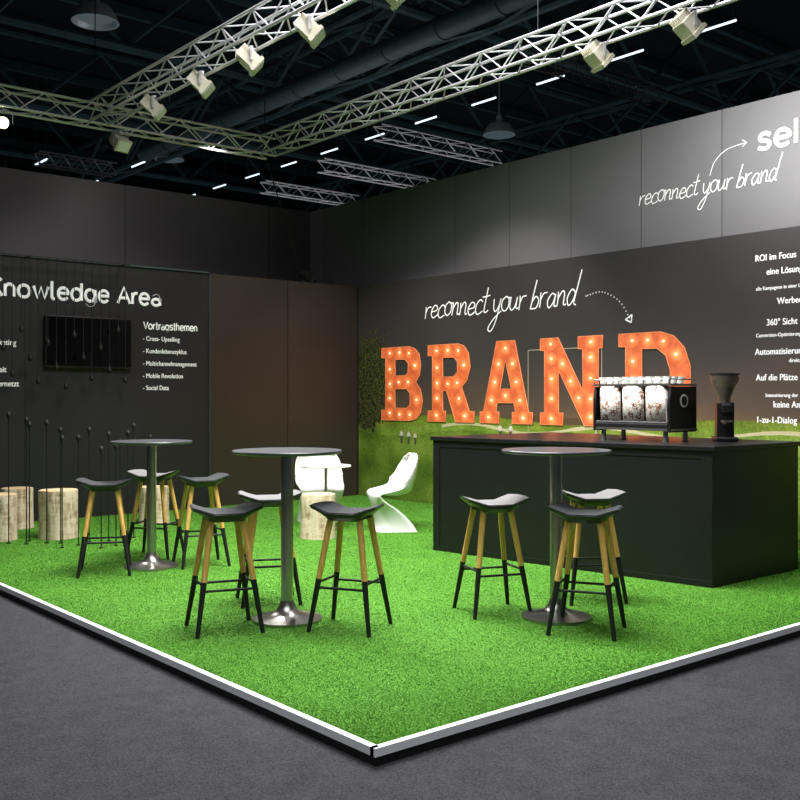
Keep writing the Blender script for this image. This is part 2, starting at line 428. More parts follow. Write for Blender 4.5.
def floodlight(loc, rz, tilt, lit=False):
    e = empty("floodlight", loc, rz, "cream finned floodlight clamped under the silver truss" + (", switched on" if lit else ""), "spotlight", "truss floodlights")
    e.scale = (.85,.85,.85)
    M = Matrix.Rotation(tilt, 3, 'X')
    bm = bmesh.new()
    if lit:
        cyl(bm, M @ Vector((0,-.05,0)), M @ Vector((0,.12,0)), .07, .05, 24)
    else:
        box(bm, M @ Vector((0,0.02,0)), (0.19,0.15,0.15), 0, M)
        for i in range(6): box(bm, M @ Vector((-0.075+0.03*i, 0.125, 0)), (0.008,0.07,0.14), 0, M)
    h = finish("housing", bm, M_cream, parent=e); bevel(h, 0.006)
    bm = bmesh.new()
    if lit: cyl(bm, M @ Vector((0,-.09,0)), M @ Vector((0,-.05,0)), .075, .07, 24)
    else: box(bm, M @ Vector((0,-0.075,0)), (0.22,0.04,0.18), 0, M)
    finish("bezel", bm, M_cream, parent=e)
    bm = bmesh.new()
    if lit: cyl(bm, M @ Vector((0,-.098,0)), M @ Vector((0,-.091,0)), .062, .062, 24)
    else: box(bm, M @ Vector((0,-0.099,0)), (0.18,0.012,0.14), 0, M)
    finish("lens", bm, M_lens if lit else M_white, parent=e)
    bm = bmesh.new()
    for sx in (-1,1): box(bm, (sx*0.118,0,0.05), (0.008,0.03,0.13))
    box(bm, (0,0,0.118), (0.244,0.03,0.008)); cyl(bm, (0,0,0.115), (0,0,0.158), 0.02, seg=8)
    finish("yoke", bm, M_alu, parent=e)
    return e
LZ = 4.398
spots = [(4.60,9.40,0),(4.60,8.40,0),(4.60,7.52,0),(4.60,6.60,0),(4.60,5.55,0),(6.87,5.5,1),(6.87,4.59,1),(4.92,10.93,2)]
for x, y, k in spots:
    rz = {0: math.radians(58), 1: math.radians(75), 2: math.radians(10)}[k]
    floodlight((x, y, LZ), rz + random.uniform(-.2,.2), math.radians(42))
floodlight((3.58, 10.93, LZ), math.radians(-18), math.radians(15), True)

# ------------------------------------------------------------ lettering
R_L = (math.pi/2, 0, 0); R_R = (math.pi/2, 0, -math.pi/2)
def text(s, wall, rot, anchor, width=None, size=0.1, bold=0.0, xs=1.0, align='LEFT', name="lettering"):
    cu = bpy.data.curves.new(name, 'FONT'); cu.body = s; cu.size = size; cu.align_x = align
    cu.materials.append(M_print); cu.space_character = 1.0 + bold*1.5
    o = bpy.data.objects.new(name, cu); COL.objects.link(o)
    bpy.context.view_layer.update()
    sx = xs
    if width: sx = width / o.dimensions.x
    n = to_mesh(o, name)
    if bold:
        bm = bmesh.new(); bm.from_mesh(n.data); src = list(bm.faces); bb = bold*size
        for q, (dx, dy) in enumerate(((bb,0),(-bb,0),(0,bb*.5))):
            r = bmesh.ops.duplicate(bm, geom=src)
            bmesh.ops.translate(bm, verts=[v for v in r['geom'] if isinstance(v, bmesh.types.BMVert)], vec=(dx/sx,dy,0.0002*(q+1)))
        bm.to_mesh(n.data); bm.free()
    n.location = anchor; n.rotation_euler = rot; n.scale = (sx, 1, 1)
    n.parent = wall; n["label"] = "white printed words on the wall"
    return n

def catmull(pts, n=7):
    P_ = [pts[0]] + list(pts) + [pts[-1]]; out = []
    for i in range(1, len(P_)-2):
        p0,p1,p2,p3 = [Vector(a) for a in P_[i-1:i+3]]
        for k in range(n):
            t = k/n
            out.append(0.5*((2*p1)+(p2-p0)*t+(2*p0-5*p1+4*p2-p3)*t*t+(3*p1-p0-3*p2+p3)*t**3))
    out.append(Vector(P_[-2])); return out
def strokes_obj(name, strokes, loc, rot, r, parent, label, flat=0.2):
    cu = bpy.data.curves.new(name, 'CURVE'); cu.dimensions = '3D'; cu.bevel_depth = r; cu.bevel_resolution = 1; cu.use_fill_caps = True
    for st in strokes:
        sp_ = cu.splines.new('POLY'); sp_.points.add(len(st)-1)
        for k, p in enumerate(st): sp_.points[k].co = (p[0], p[1], 0, 1)
    cu.materials.append(M_print)
    o = bpy.data.objects.new(name, cu); COL.objects.link(o)
    n = to_mesh(o, name); n.location = loc; n.rotation_euler = rot; n.scale = (1,1,flat); n.parent = parent; n["label"] = label
    return n

def arc(cx, cy, rx, ry, a0, a1, n=14):
    return [(cx+rx*math.cos(math.radians(a0+(a1-a0)*i/n)), cy+ry*math.sin(math.radians(a0+(a1-a0)*i/n))) for i in range(n+1)]
SANS = {
 'K': ([[(0,0),(0,1.42)],[(.82,1.42),(.04,.68)],[(.25,.86),(.88,0)]], 1.10),
 'n': ([[(0,0),(0,1)],[(0,.5)]+arc(.35,.62,.35,.38,170,0)+[(.70,0)]], 1.05),
 'o': ([arc(.46,.5,.46,.5,0,360,24)], 1.24),
 'w': ([[(0,1),(.32,0),(.62,.95),(.92,0),(1.24,1)]], 1.52),
 'l': ([[(0,1.5),(0,.22)]+arc(.2,.2,.2,.2,180,280,5)], .52),
 'e': ([[(.02,.53),(.86,.53)]+arc(.44,.5,.43,.5,4,325,22)], 1.16),
 'd': ([arc(.42,.5,.42,.5,0,360,24),[(.86,1.5),(.86,0)]], 1.20),
 'g': ([arc(.42,.5,.42,.5,0,360,24),[(.86,1),(.86,-.1)]+arc(.44,-.08,.42,.36,0,-150,10)], 1.20),
 'A': ([[(0,0),(.56,1.42),(1.12,0)],[(.2,.48),(.92,.48)]], 1.36),
 'r': ([[(0,0),(0,1)],[(0,.45)]+arc(.34,.55,.34,.42,175,85,8)+[(.46,.96)]], .68),
 'a': ([arc(.40,.28,.38,.29,0,360,18),[(.78,0),(.78,.64)]+arc(.42,.62,.36,.38,0,140,10)], 1.10),
 'V': ([[(0,1.42),(.55,0),(1.1,1.42)]], 1.32),
 't': ([[(.2,1.4),(.2,.26)]+arc(.42,.25,.22,.25,180,290,7),[(0,1),(.5,1)]], .80),
 's': ([catmull([Vector(p) for p in [(.66,.85),(.4,1.0),(.08,.88),(.08,.64),(.36,.52),(.66,.38),(.66,.12),(.36,0),(.02,.14)]],4)], .96),
 'h': ([[(0,0),(0,1.5)],[(0,.5)]+arc(.35,.62,.35,.38,170,0)+[(.70,0)]], 1.05),
 'm': ([[(0,0),(0,1)],[(0,.5)]+arc(.31,.64,.31,.36,170,0)+[(.62,0)],[(.62,.5)]+arc(.93,.64,.31,.36,170,0)+[(1.24,0)]], 1.58),
 ' ': ([], .55)}
def sans(s, wall, rot, anchor, width, ys, r):
    x = 0; out = []; tot = sum(SANS[c][1] for c in s) - .25; xs = width/tot
    for ch in s:
        st, adv = SANS[ch]
        for q in st: out.append([((p[0]+x)*xs, p[1]*ys) for p in q])
        x += adv
    strokes_obj("lettering", out, anchor, rot, r, wall, "white rounded sans-serif heading on the wall", 0.2)
fy = WY-0.024
sans("Knowledge Area", wl, R_L, (3.63, fy, 2.585), 2.07, 0.138, 0.0185)
sans("Vortragsthemen", wl, R_L, (5.47, fy, 2.285), 0.74, 0.062, 0.0082)
fy = WY-0.022
for s_, z in [("- Cross- Upselling",2.14),("- Kundenlebenszyklus",1.985),("- Multichannelmanagement",1.83),("- Mobile Revolution",1.675),("- Social Data",1.525)]:
    text(s_, wl, R_L, (5.46, fy, z), None, 0.082, 0.014, 0.82)
for s_, x, z in [("Marketing",3.91,2.03),("Arbeit",3.80,1.72),("vernetzt",3.94,1.56)]:
    text(s_, wl, R_L, (x, fy, z), None, 0.092, 0.016, 0.85, 'RIGHT')
fx = WX-0.002
lines = [("ROI im Focus",5.17,2.76,.088),("eine Lösung",5.05,2.62,.088),("alle Kampagnen in einer Lösung",5.16,2.475,.05),("Werbeerfolg",4.94,2.33,.088),
         ("360° Sicht",5.05,2.13,.088),("Conversion-Optimierung",5.16,2.02,.052),("Automatisierung",5.17,1.85,.088),("direkt",4.82,1.77,.052),
         ("Auf die Plätze",5.16,1.60,.088),("Intensivierung der",5.06,1.44,.052),("keine Angst",4.98,1.34,.088),("1-zu-1-Dialog",5.16,1.19,.088)]
for s_, y, z, sz in lines:
    text(s_, wr, R_R, (fx, y, z), None, sz, 0.022, 0.84)

G = {
 'r': ([[(0,1),(.05,.5),(.05,0)],[(.05,.5),(.2,.9),(.45,.95)]], .5),
 'e': ([[(.05,.5),(.45,.6),(.45,.92),(.22,1),(.02,.5),(.2,0),(.62,.25)]], .60),
 'c': ([[(.5,.85),(.3,1),(.05,.7),(.02,.3),(.2,0),(.56,.2)]], .54),
 'o': ([[(.3,1),(.05,.75),(.05,.25),(.28,0),(.52,.3),(.5,.8),(.28,1),(.5,.88),(.66,.9)]], .62),
 'n': ([[(0,1),(.04,.5),(.03,0)],[(.03,.5),(.25,.98),(.42,.85),(.44,.1),(.62,.1)]], .62),
 't': ([[(.26,1.75),(.18,.8),(.15,.15),(.28,0),(.46,.15)],[(-.08,1.1),(.2,1.12),(.48,1.18)]], .5),
 'y': ([[(0,1),(.06,.3),(.22,.1),(.42,.45),(.5,1)],[(.5,1),(.42,.1),(.3,-.7),(.05,-1.3),(-.18,-1.1),(.1,-.5),(.62,.1)]], .60),
 'u': ([[(0,1),(.02,.25),(.18,0),(.38,.3),(.46,1)],[(.46,1),(.46,.15),(.64,.15)]], .64),
 'b': ([[(.2,2.2),(.1,1.0),(.04,0)],[(.05,.45),(.28,.95),(.52,.65),(.42,.1),(.05,.05)]], .62),
 'a': ([[(.5,.85),(.25,1),(.02,.5),(.16,0),(.4,.35),(.5,.95)],[(.5,.95),(.48,.15),(.66,.1)]], .66),
 'd': ([[(.5,.8),(.25,1),(.02,.5),(.16,0),(.4,.3),(.5,.8)],[(.7,2.2),(.56,1.0),(.48,.15),(.62,0)]], .68),
 ' ': ([], .30)}
def handwriting(s, loc, rot, width, ys, r, parent, rise=0.0):
    x = 0; out = []; rnd = random.Random(4)
    xs = width/(sum(G[c][1] for c in s))
    for ch in s:
        st, adv = G[ch]; jy = rnd.uniform(-.08,.08); js = rnd.uniform(.92,1.1)
        for q in st:
            out.append([((p[0]+x)*xs + p[1]*ys*0.2, (p[1]*js+jy)*ys + x*xs*rise) for p in catmull([Vector((a,b)) for a,b in q])])
        x += adv
    strokes_obj("handwriting", out, loc, rot, r, parent, "white handwritten slogan printed on the wall")
handwriting("reconnect your brand", (WX-0.003, 10.04, 2.50), R_R, 2.64, 0.168, 0.0085, wr, -0.005)
handwriting("reconnect your brand", (RX-0.003, 6.83, 3.60), R_R, 1.68, 0.115, 0.0065, wrr, 0.0)
sl = [catmull([Vector(p) for p in [(.125,.125),(.08,.15),(.03,.14),(.015,.11),(.035,.085),(.09,.07),(.12,.045),(.10,.01),(.05,0),(.0,.02)]]),
      catmull([Vector(p) for p in [(.19,.075),(.315,.08),(.31,.12),(.26,.15),(.21,.14),(.18,.09),(.185,.04),(.22,.005),(.27,0),(.315,.02)]]),
      [Vector((.385,.225)), Vector((.385,-.003))]]
strokes_obj("lettering", [[(p[0]*1.05, p[1]*1.05) for p in s_] for s_ in sl], (RX-0.005, 5.36, 3.945), R_R, 0.0245, wrr, "bold white logo letters on the wall")
pts = catmull([Vector(p) for p in [(0,0),(0.23,0.03),(0.47,-0.09),(0.62,-0.30)]], 6)
dots = []
for k in range(0, len(pts)-1):
    a, b_ = pts[k], pts[k+1]; dots.append([a, a + (b_-a).normalized()*0.010])
e_ = Vector((0.63,-0.335))
dots += [[e_, e_+Vector((-0.075,0.035))], [e_, e_+Vector((0.012,0.085))], [e_+Vector((-0.075,0.035)), e_+Vector((0.012,0.085))]]
strokes_obj("arrow_print", dots, (WX-0.003, 7.27, 2.585), R_R, 0.008, wr, "white dotted curved arrow printed on the wall")
pts = catmull([Vector(p) for p in [(0,0),(0.06,0.14),(0.2,0.24),(0.42,0.27)]], 8)
e_ = Vector((0.43,0.27))
strokes_obj("arrow_print", [pts, [e_+Vector((-0.05,0.035)), e_, e_+Vector((-0.05,-0.035))]], (RX-0.003, 5.92, 3.78), R_R, 0.0045, wrr, "thin white curved arrow printed on the wall")

# marquee letters
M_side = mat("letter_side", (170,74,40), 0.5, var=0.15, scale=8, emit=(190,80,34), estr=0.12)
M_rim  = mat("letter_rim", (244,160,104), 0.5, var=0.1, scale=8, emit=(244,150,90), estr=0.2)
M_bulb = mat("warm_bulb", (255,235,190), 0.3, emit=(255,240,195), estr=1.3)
LET = {
 'B': ([(0,0),(.7,0),(.86,.03),(.96,.11),(1,.27),(.95,.42),(.84,.52),(.93,.61),(.96,.74),(.92,.89),(.82,.97),(.68,1),(0,1),(0,.86),(.1,.86),(.1,.14),(0,.14)],
       [[(.34,.61),(.58,.61),(.65,.65),(.66,.77),(.58,.83),(.34,.83)], [(.34,.17),(.62,.17),(.70,.22),(.70,.37),(.62,.43),(.34,.43)]],
       [(.21,.1),(.21,.3),(.21,.5),(.21,.7),(.21,.92),(.45,.925),(.68,.91),(.82,.74),(.66,.52),(.43,.52),(.86,.28),(.7,.08),(.45,.08)]),
 'R': ([(0,0),(.4,0),(.4,.14),(.34,.14),(.34,.40),(.42,.40),(.62,0),(1.02,0),(1.02,.14),(.92,.14),(.76,.45),(.87,.53),(.94,.70),(.9,.88),(.8,.97),(.68,1),(0,1),(0,.86),(.1,.86),(.1,.14),(0,.14)],
       [[(.34,.58),(.57,.58),(.66,.64),(.66,.77),(.58,.83),(.34,.83)]],
       [(.2,.08),(.21,.3),(.21,.5),(.21,.7),(.2,.92),(.45,.92),(.68,.91),(.8,.72),(.66,.5),(.45,.49),(.7,.3),(.82,.08)]),
 'A': ([(-.02,0),(.37,0),(.37,.14),(.31,.14),(.34,.25),(.66,.25),(.69,.14),(.63,.14),(.63,0),(1.02,0),(1.02,.14),(.95,.14),(.68,1),(.32,1),(.05,.14),(-.02,.14)],
       [[(.39,.42),(.61,.42),(.5,.76)]],
       [(.16,.07),(.22,.28),(.29,.5),(.36,.72),(.5,.91),(.64,.72),(.71,.5),(.78,.28),(.84,.07),(.5,.335)]),
 'N': ([(0,0),(.38,0),(.38,.14),(.31,.14),(.31,.62),(.72,0),(.94,0),(.94,.86),(1,.86),(1,1),(.62,1),(.62,.86),(.69,.86),(.69,.40),(.30,1),(0,1),(0,.86),(.07,.86),(.07,.14),(0,.14)],
       [], [(.19,.07),(.19,.3),(.19,.53),(.19,.76),(.18,.93),(.37,.7),(.5,.5),(.63,.31),(.82,.1),(.82,.3),(.82,.53),(.82,.76),(.82,.93)]),
 'D': ([(0,0),(.6,0),(.78,.05),(.92,.17),(1,.36),(1,.64),(.92,.83),(.78,.95),(.6,1),(0,1),(0,.86),(.1,.86),(.1,.14),(0,.14)],
       [[(.34,.17),(.55,.17),(.67,.25),(.73,.4),(.73,.6),(.67,.75),(.55,.83),(.34,.83)]],
       [(.2,.08),(.21,.3),(.21,.5),(.21,.7),(.2,.92),(.42,.92),(.64,.9),(.81,.76),(.865,.5),(.81,.24),(.64,.1),(.42,.08)])}
def face_mat(pts):  # glow around each bulb is painted into the face colour
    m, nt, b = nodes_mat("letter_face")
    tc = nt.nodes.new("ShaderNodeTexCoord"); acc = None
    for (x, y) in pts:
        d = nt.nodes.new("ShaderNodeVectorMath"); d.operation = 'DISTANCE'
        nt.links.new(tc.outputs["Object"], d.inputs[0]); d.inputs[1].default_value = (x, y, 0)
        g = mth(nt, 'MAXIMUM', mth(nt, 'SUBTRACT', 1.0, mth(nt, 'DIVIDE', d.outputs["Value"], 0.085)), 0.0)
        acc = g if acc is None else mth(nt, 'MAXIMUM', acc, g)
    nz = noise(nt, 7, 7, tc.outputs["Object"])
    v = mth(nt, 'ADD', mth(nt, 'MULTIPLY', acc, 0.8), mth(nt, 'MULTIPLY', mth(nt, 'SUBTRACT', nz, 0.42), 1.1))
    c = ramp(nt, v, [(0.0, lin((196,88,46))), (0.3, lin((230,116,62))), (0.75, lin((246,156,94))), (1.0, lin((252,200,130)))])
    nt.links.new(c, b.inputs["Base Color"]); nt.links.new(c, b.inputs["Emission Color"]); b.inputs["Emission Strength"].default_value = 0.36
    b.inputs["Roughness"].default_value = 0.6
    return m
def shape_obj(name, polys, ext, m, parent, z, fill=True, bev=0.0):
    cu = bpy.data.curves.new(name, 'CURVE')
    if fill: cu.dimensions = '2D'; cu.fill_mode = 'BOTH'; cu.extrude = ext
    else: cu.dimensions = '3D'; cu.bevel_depth = bev; cu.bevel_resolution = 1
    for pl in polys:
        s_ = cu.splines.new('POLY'); s_.points.add(len(pl)-1); s_.use_cyclic_u = True
        for k, p in enumerate(pl): s_.points[k].co = (p[0], p[1], 0, 1)
    cu.materials.append(m)
    o = bpy.data.objects.new(name, cu); COL.objects.link(o)
    n = to_mesh(o, name); n.parent = parent; n.location = (0,0,z); return n
bmb = bmesh.new(); bmesh.ops.create_uvsphere(bmb, u_segments=10, v_segments=6, radius=0.0145)
bulb_me = bpy.data.meshes.new("bulb"); bmb.to_mesh(bulb_me); bmb.free(); bulb_me.materials.append(M_bulb)
for ch, ya, w in [('B',10.95,.88),('R',9.96,.87),('A',8.95,.86),('N',7.95,.93),('D',6.80,.91)]:
    e = empty("marquee_letter", (WX, ya, 1.11), 0, "orange slab-serif marquee letter %s studded with glowing bulbs" % ch, "letter", "marquee letters spelling a word")
    e.rotation_euler = R_R
    out, holes, bl = LET[ch]; H_ = 1.02
    S = lambda pl: [(x*w, y*H_) for x, y in pl]
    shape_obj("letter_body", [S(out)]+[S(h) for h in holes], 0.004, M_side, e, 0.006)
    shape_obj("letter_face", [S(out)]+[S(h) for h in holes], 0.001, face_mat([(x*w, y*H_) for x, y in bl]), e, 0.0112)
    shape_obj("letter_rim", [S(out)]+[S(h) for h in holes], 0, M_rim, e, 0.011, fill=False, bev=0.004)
    for (x, y) in bl:
        b_ = bpy.data.objects.new("bulb", bulb_me); COL.objects.link(b_); b_.parent = e; b_.location = (x*w, y*H_, 0.014)

# tiny printed people on the mural
M_shirt = mat("printed_shirt", (205,198,186), 0.7, var=0.05); M_trs = mat("printed_trousers", (76,68,62), 0.7, var=0.05); M_skin = mat("printed_skin", (180,138,108), 0.7, var=0.05)
def tiny_person(y, z, h, lab):
    k = h
    bm = bmesh.new()
    def pl(pts, mi):
        A = [bm.verts.new((x*k, yy*k, 0)) for x, yy in pts]; f = bm.faces.new(A); f.material_index = mi
    pl([(-.09,0),(-.02,0),(0,.42),(.04,0),(.11,0),(.1,.5),(-.08,.5)], 1)
    pl([(-.08,.5),(.1,.5),(.12,.62),(.2,.5),(.23,.54),(.14,.8),(.04,.85),(-.02,.85),(-.12,.8),(-.2,.54),(-.17,.5),(-.1,.62)], 0)
    pl([(.01+.065*math.cos(t*math.pi/5), .93+.075*math.sin(t*math.pi/5)) for t in range(10)], 2)
    r = bmesh.ops.extrude_face_region(bm, geom=list(bm.faces))
    bmesh.ops.translate(bm, verts=[v for v in r['geom'] if isinstance(v, bmesh.types.BMVert)], vec=(0,0,0.004))
    o = finish("person", bm, [M_shirt, M_trs, M_skin], loc=(WX-0.006, y, z), rot=R_R); tag(o, lab, "person")
tiny_person(10.52, 0.80, 0.19, "small printed person in a pale shirt standing in the meadow")
tiny_person(10.37, 0.80, 0.18, "small printed person in a pale shirt standing in the meadow")
tiny_person(10.23, 0.80, 0.16, "small printed person in a pale shirt standing in the meadow")
tiny_person(8.62, 0.92, 0.19, "small printed person in a pale shirt beside the letters")
tiny_person(8.44, 0.92, 0.19, "small printed person in a pale shirt beside the letters")

# ------------------------------------------------------------ TV
e = empty("television", (4.755, WY-0.0215, 1.78), 0, "flat black wall-mounted television screen, switched off", "television")
bm = bmesh.new(); box(bm, (0,-0.035,0.305), (1.07,0.05,0.61)); o = finish("casing", bm, M_black, parent=e); bevel(o, 0.006)
bm = bmesh.new(); box(bm, (0,-0.0615,0.31), (1.03,0.003,0.57)); finish("screen", bm, mat("screen_glass", (8,8,10), 0.12, var=0.02), parent=e)
bm = bmesh.new(); box(bm, (0,-0.005,0.3), (0.4,0.010,0.3)); finish("wall_bracket", bm, M_blackm, parent=e)

# ------------------------------------------------------------ pendulum rods
bm = bmesh.new(); box(bm, (4.0, 11.28, 3.035), (2.4, 0.012, 0.012))
for x in (2.85, 4.0, 5.15): box(bm, (x, 11.372, 3.035), (0.012, 0.17, 0.012))
o = finish("hanging_rail", bm, M_blackm); tag(o, "slim black rail along the top of the panel wall", "rail")
hang = [(3.70,1.95),(3.80,1.66),(3.90,2.16),(4.00,1.84),(4.09,1.58),(4.20,2.02),(4.30,1.74),(4.41,1.52),(4.51,2.12),(4.62,1.86),(4.72,1.62),(4.83,1.98),(4.94,1.72),(5.05,2.20),(5.14,1.60)]
for i, (x, z) in enumerate(hang):
    e = empty("pendulum", (x, 11.28, z), 0, "thin black rod with a small bulb-shaped weight hanging from a rail", "ornament", "hanging black pendulums")
    bm = bmesh.new(); cyl(bm, (0,0,0.09), (0,0,3.029-z), 0.0045, seg=8); finish("rod", bm, M_blackm, parent=e)
    bm = bmesh.new(); lathe(bm, [(0,0),(0.012,0.004),(0.026,0.026),(0.026,0.044),(0.012,0.07),(0.007,0.10),(0,0.10)], seg=14); finish("weight", bm, M_blackm, True, parent=e)
stand = [(3.30,9.9,1.2),(3.42,9.75,1.15),(3.52,9.95,1.1),(3.60,9.7,1.12),(3.60,9.3,0.98),(3.70,9.6,1.05),(3.78,9.35,0.98),(3.88,9.05,0.88),(3.95,9.5,1.05),(4.05,9.1,0.9),(4.13,9.45,1.0),(4.22,9.2,1.02),(4.32,9.6,0.92),(4.42,9.5,1.08),(4.56,9.3,0.86),(4.7,9.7,0.95)]
for x, y, z in stand:
    e = empty("rod_stand", (x, y, 0), 0, "thin black rod with a small bulb-shaped head standing on turf", "ornament", "standing black rods")
    bm = bmesh.new(); cyl(bm, (0,0,0.01), (0,0,z), 0.0062, seg=8); finish("rod", bm, M_blackm, parent=e)
    bm = bmesh.new(); lathe(bm, [(0,0),(0.008,0.0),(0.010,0.03),(0.024,0.055),(0.024,0.072),(0.012,0.092),(0,0.096)], (0,0,z), seg=14); finish("rod_head", bm, M_blackm, True, parent=e)
    bm = bmesh.new(); lathe(bm, [(0,0),(0.02,0),(0.02,0.012),(0.008,0.016),(0,0.016)], seg=14); finish("foot", bm, M_blackm, True, parent=e)

# ------------------------------------------------------------ bar tables
def bar_table(loc, r, h, label):
    e = empty("bar_table", loc, 0, label, "table", "round bar tables")
    bm = bmesh.new(); lathe(bm, [(0,h-0.022),(r-0.012,h-0.022),(r,h-0.014),(r,h-0.004),(r-0.004,h),(0,h)], seg=64); finish("table_top", bm, M_top, True, parent=e)
    bm = bmesh.new(); lathe(bm, [(0,0.13),(0.040,0.13),(0.040,h-0.04),(0.09,h-0.035),(0.09,h-0.022),(0,h-0.022)], seg=28); finish("pole", bm, M_steel, True, parent=e)
    bm = bmesh.new(); lathe(bm, [(0,0),(0.225,0),(0.225,0.018),(0.2,0.024),(0.13,0.036),(0.075,0.06),(0.05,0.10),(0.043,0.13),(0,0.13)], seg=48); finish("base", bm, M_steel, True, parent=e)
bar_table((3.78,7.78,0), .34, 1.07, "round dark-topped bar table on steel column near panel wall")
bar_table((3.56,5.38,0), .355, 1.10, "round dark-topped bar table on steel column and trumpet base")
bar_table((4.94,4.30,0), .355, 1.10, "round dark-topped bar table on steel column before the counter")

# ------------------------------------------------------------ stools
def seat_pt(u, v):
    w = .216*(1-.10*v); d = .160
    x = w*u*math.sqrt(1-.14*v*v); y = d*v*math.sqrt(1-.32*u*u)
    k = max(0, abs(u)-.40)/.60
    z = .034*k - .018*v*v*(1-.6*k)
    return x, y, z
def seat_mesh(bm, k, off, thick, under=0.0, n=20):
    T, B = {}, {}
    for i in range(n+1):
        for j in range(n+1):
            u = -1+2*i/n; v = -1+2*j/n
            x, y, z = seat_pt(u*k, v*k)
            T[i,j] = bm.verts.new((x, y, .745+z+off))
            e1 = min(1, (1-abs(u))*1.8); e2 = min(1, (1-abs(v))*3.5)
            B[i,j] = bm.verts.new((x*(0.97), y*0.97, .745+z+off-thick-under*e1*e2))
    for i in range(n):
        for j in range(n):
            bm.faces.new([T[i,j],T[i+1,j],T[i+1,j+1],T[i,j+1]]); bm.faces.new([B[i,j],B[i,j+1],B[i+1,j+1],B[i+1,j]])
    for i in range(n):
        bm.faces.new([T[i,0],B[i,0],B[i+1,0],T[i+1,0]]); bm.faces.new([T[i+1,n],B[i+1,n],B[i,n],T[i,n]])
        bm.faces.new([T[0,i+1],B[0,i+1],B[0,i],T[0,i]]); bm.faces.new([T[n,i],B[n,i],B[n,i+1],T[n,i+1]])
bm = bmesh.new(); seat_mesh(bm, 1, 0, .016, .042); me_seat = finish("seat", bm, M_seat, True)
def leg_ends(sx, sy): return Vector((sx*.096, sy*.083, .703)), Vector((sx*.200, sy*.186, 0.0))
parts = [me_seat]
bm = bmesh.new(); seat_mesh(bm, .95, .005, .006); pad_g = finish("seat_pad", bm, M_pad_g, True); pad_g["label"] = "grey felt seat pad"
me_padb = pad_g.data.copy(); me_padb.materials.clear(); me_padb.materials.append(M_pad_b)
parts.append(pad_g)
for sx in (-1,1):
    for sy in (-1,1):
        a, b_ = leg_ends(sx, sy); m_ = a.lerp(b_, 0.54)
        bm = bmesh.new(); cyl(bm, a, m_, .0205, .018, 14, 0); cyl(bm, m_, b_, .0182, .013, 14, 1)
        l = finish("leg", bm, [M_wood, M_blackm], True); l["label"] = "round pale oak leg dipped black on its lower half"; parts.append(l)
def at_h(sx, sy, h):
    a, b_ = leg_ends(sx, sy); return a.lerp(b_, 1-h/.703)
for (p, q, h) in [((-1,-1),(1,-1),.27),((-1,1),(1,1),.27),((-1,-1),(-1,1),.30),((1,-1),(1,1),.30)]:
    bm = bmesh.new(); cyl(bm, at_h(*p,h), at_h(*q,h), .008, seg=10); parts.append(finish("stretcher", bm, M_blackm, True))
bm = bmesh.new(); box(bm, (0,0,.693), (.23,.20,.014)); pz = finish("seat_mount", bm, M_blackm); bevel(pz, .005); parts.append(pz)
stools = [((3.36,7.76),'b',"black winged-seat bar stool with half-dipped oak legs beside a bar table"),
          ((4.07,8.30),'g',"grey-padded winged bar stool with half-dipped oak legs behind a table"),
          ((4.16,7.62),'b',"black winged-seat bar stool with half-dipped oak legs beside a bar table"),
          ((3.12,5.42),'b',"black winged-seat bar stool with half-dipped oak legs beside a bar table"),
          ((3.78,5.95),'g',"grey-padded winged bar stool with half-dipped oak legs behind a table"),
          ((3.74,4.94),'b',"black winged-seat bar stool with half-dipped oak legs beside a bar table"),
          ((4.75,4.70),'g',"grey-padded winged bar stool with half-dipped oak legs near the counter"),
          ((5.57,4.53),'g',"grey-padded winged bar stool with half-dipped oak legs near the counter"),
          ((4.80,3.93),'b',"black winged-seat bar stool with half-dipped oak legs beside a bar table")]
stool_rot = [-40+14, -40-10, -40+25, -40+22, -40+15, -40-20, -40+18, -40+8, -40-22]
for i, ((x, y), k, lab) in enumerate(stools):
    e = empty("bar_stool", (x, y, 0), math.radians(stool_rot[i]), lab, "stool", "bar stools around the tables")
    for p in parts:
        c = p if i == 0 else p.copy()
        if i: COL.objects.link(c)
        c.parent = e
        if c.name.startswith("seat_pad"):
            c["pad"] = k
for c in list(bpy.data.objects):
    if c.name.startswith("seat_pad"):
        if c["pad"] == 'b': c.data = me_padb; c["label"] = "charcoal felt seat pad"
        else: c["label"] = "grey felt seat pad"
        del c["pad"]

# ------------------------------------------------------------ log stools
M_bark, nt, b = nodes_mat("birch_bark")
tcn = nt.nodes.new("ShaderNodeTexCoord"); mp = nt.nodes.new("ShaderNodeMapping"); mp.inputs["Scale"].default_value = (5,5,1.3)
nt.links.new(tcn.outputs["Object"], mp.inputs["Vector"]); n1 = noise(nt, 4, 8, mp.outputs["Vector"])
mp2 = nt.nodes.new("ShaderNodeMapping"); mp2.inputs["Scale"].default_value = (2.0,2.0,10)
nt.links.new(tcn.outputs["Object"], mp2.inputs["Vector"]); n2 = noise(nt, 3, 5, mp2.outputs["Vector"])
c = ramp(nt, mth(nt, 'ADD', mth(nt, 'MULTIPLY', n1, .65), mth(nt, 'MULTIPLY', n2, .35)), [(0.34, lin((128,104,78))), (0.44, lin((190,168,136))), (0.55, lin((222,206,180))), (0.72, lin((196,174,142)))])
nt.links.new(c, b.inputs["Base Color"]); b.inputs["Roughness"].default_value = 0.85
bp = nt.nodes.new("ShaderNodeBump"); bp.inputs["Strength"].default_value = 0.6; bp.inputs["Distance"].default_value = 0.02
nt.links.new(n1, bp.inputs["Height"]); nt.links.new(bp.outputs["Normal"], b.inputs["Normal"])
M_cut, nt, b = nodes_mat("cut_wood")
tcn = nt.nodes.new("ShaderNodeTexCoord"); wv = nt.nodes.new("ShaderNodeTexWave"); wv.wave_type = 'RINGS'; wv.rings_direction = 'Z'
wv.inputs["Scale"].default_value = 12; wv.inputs["Distortion"].default_value = 1.5
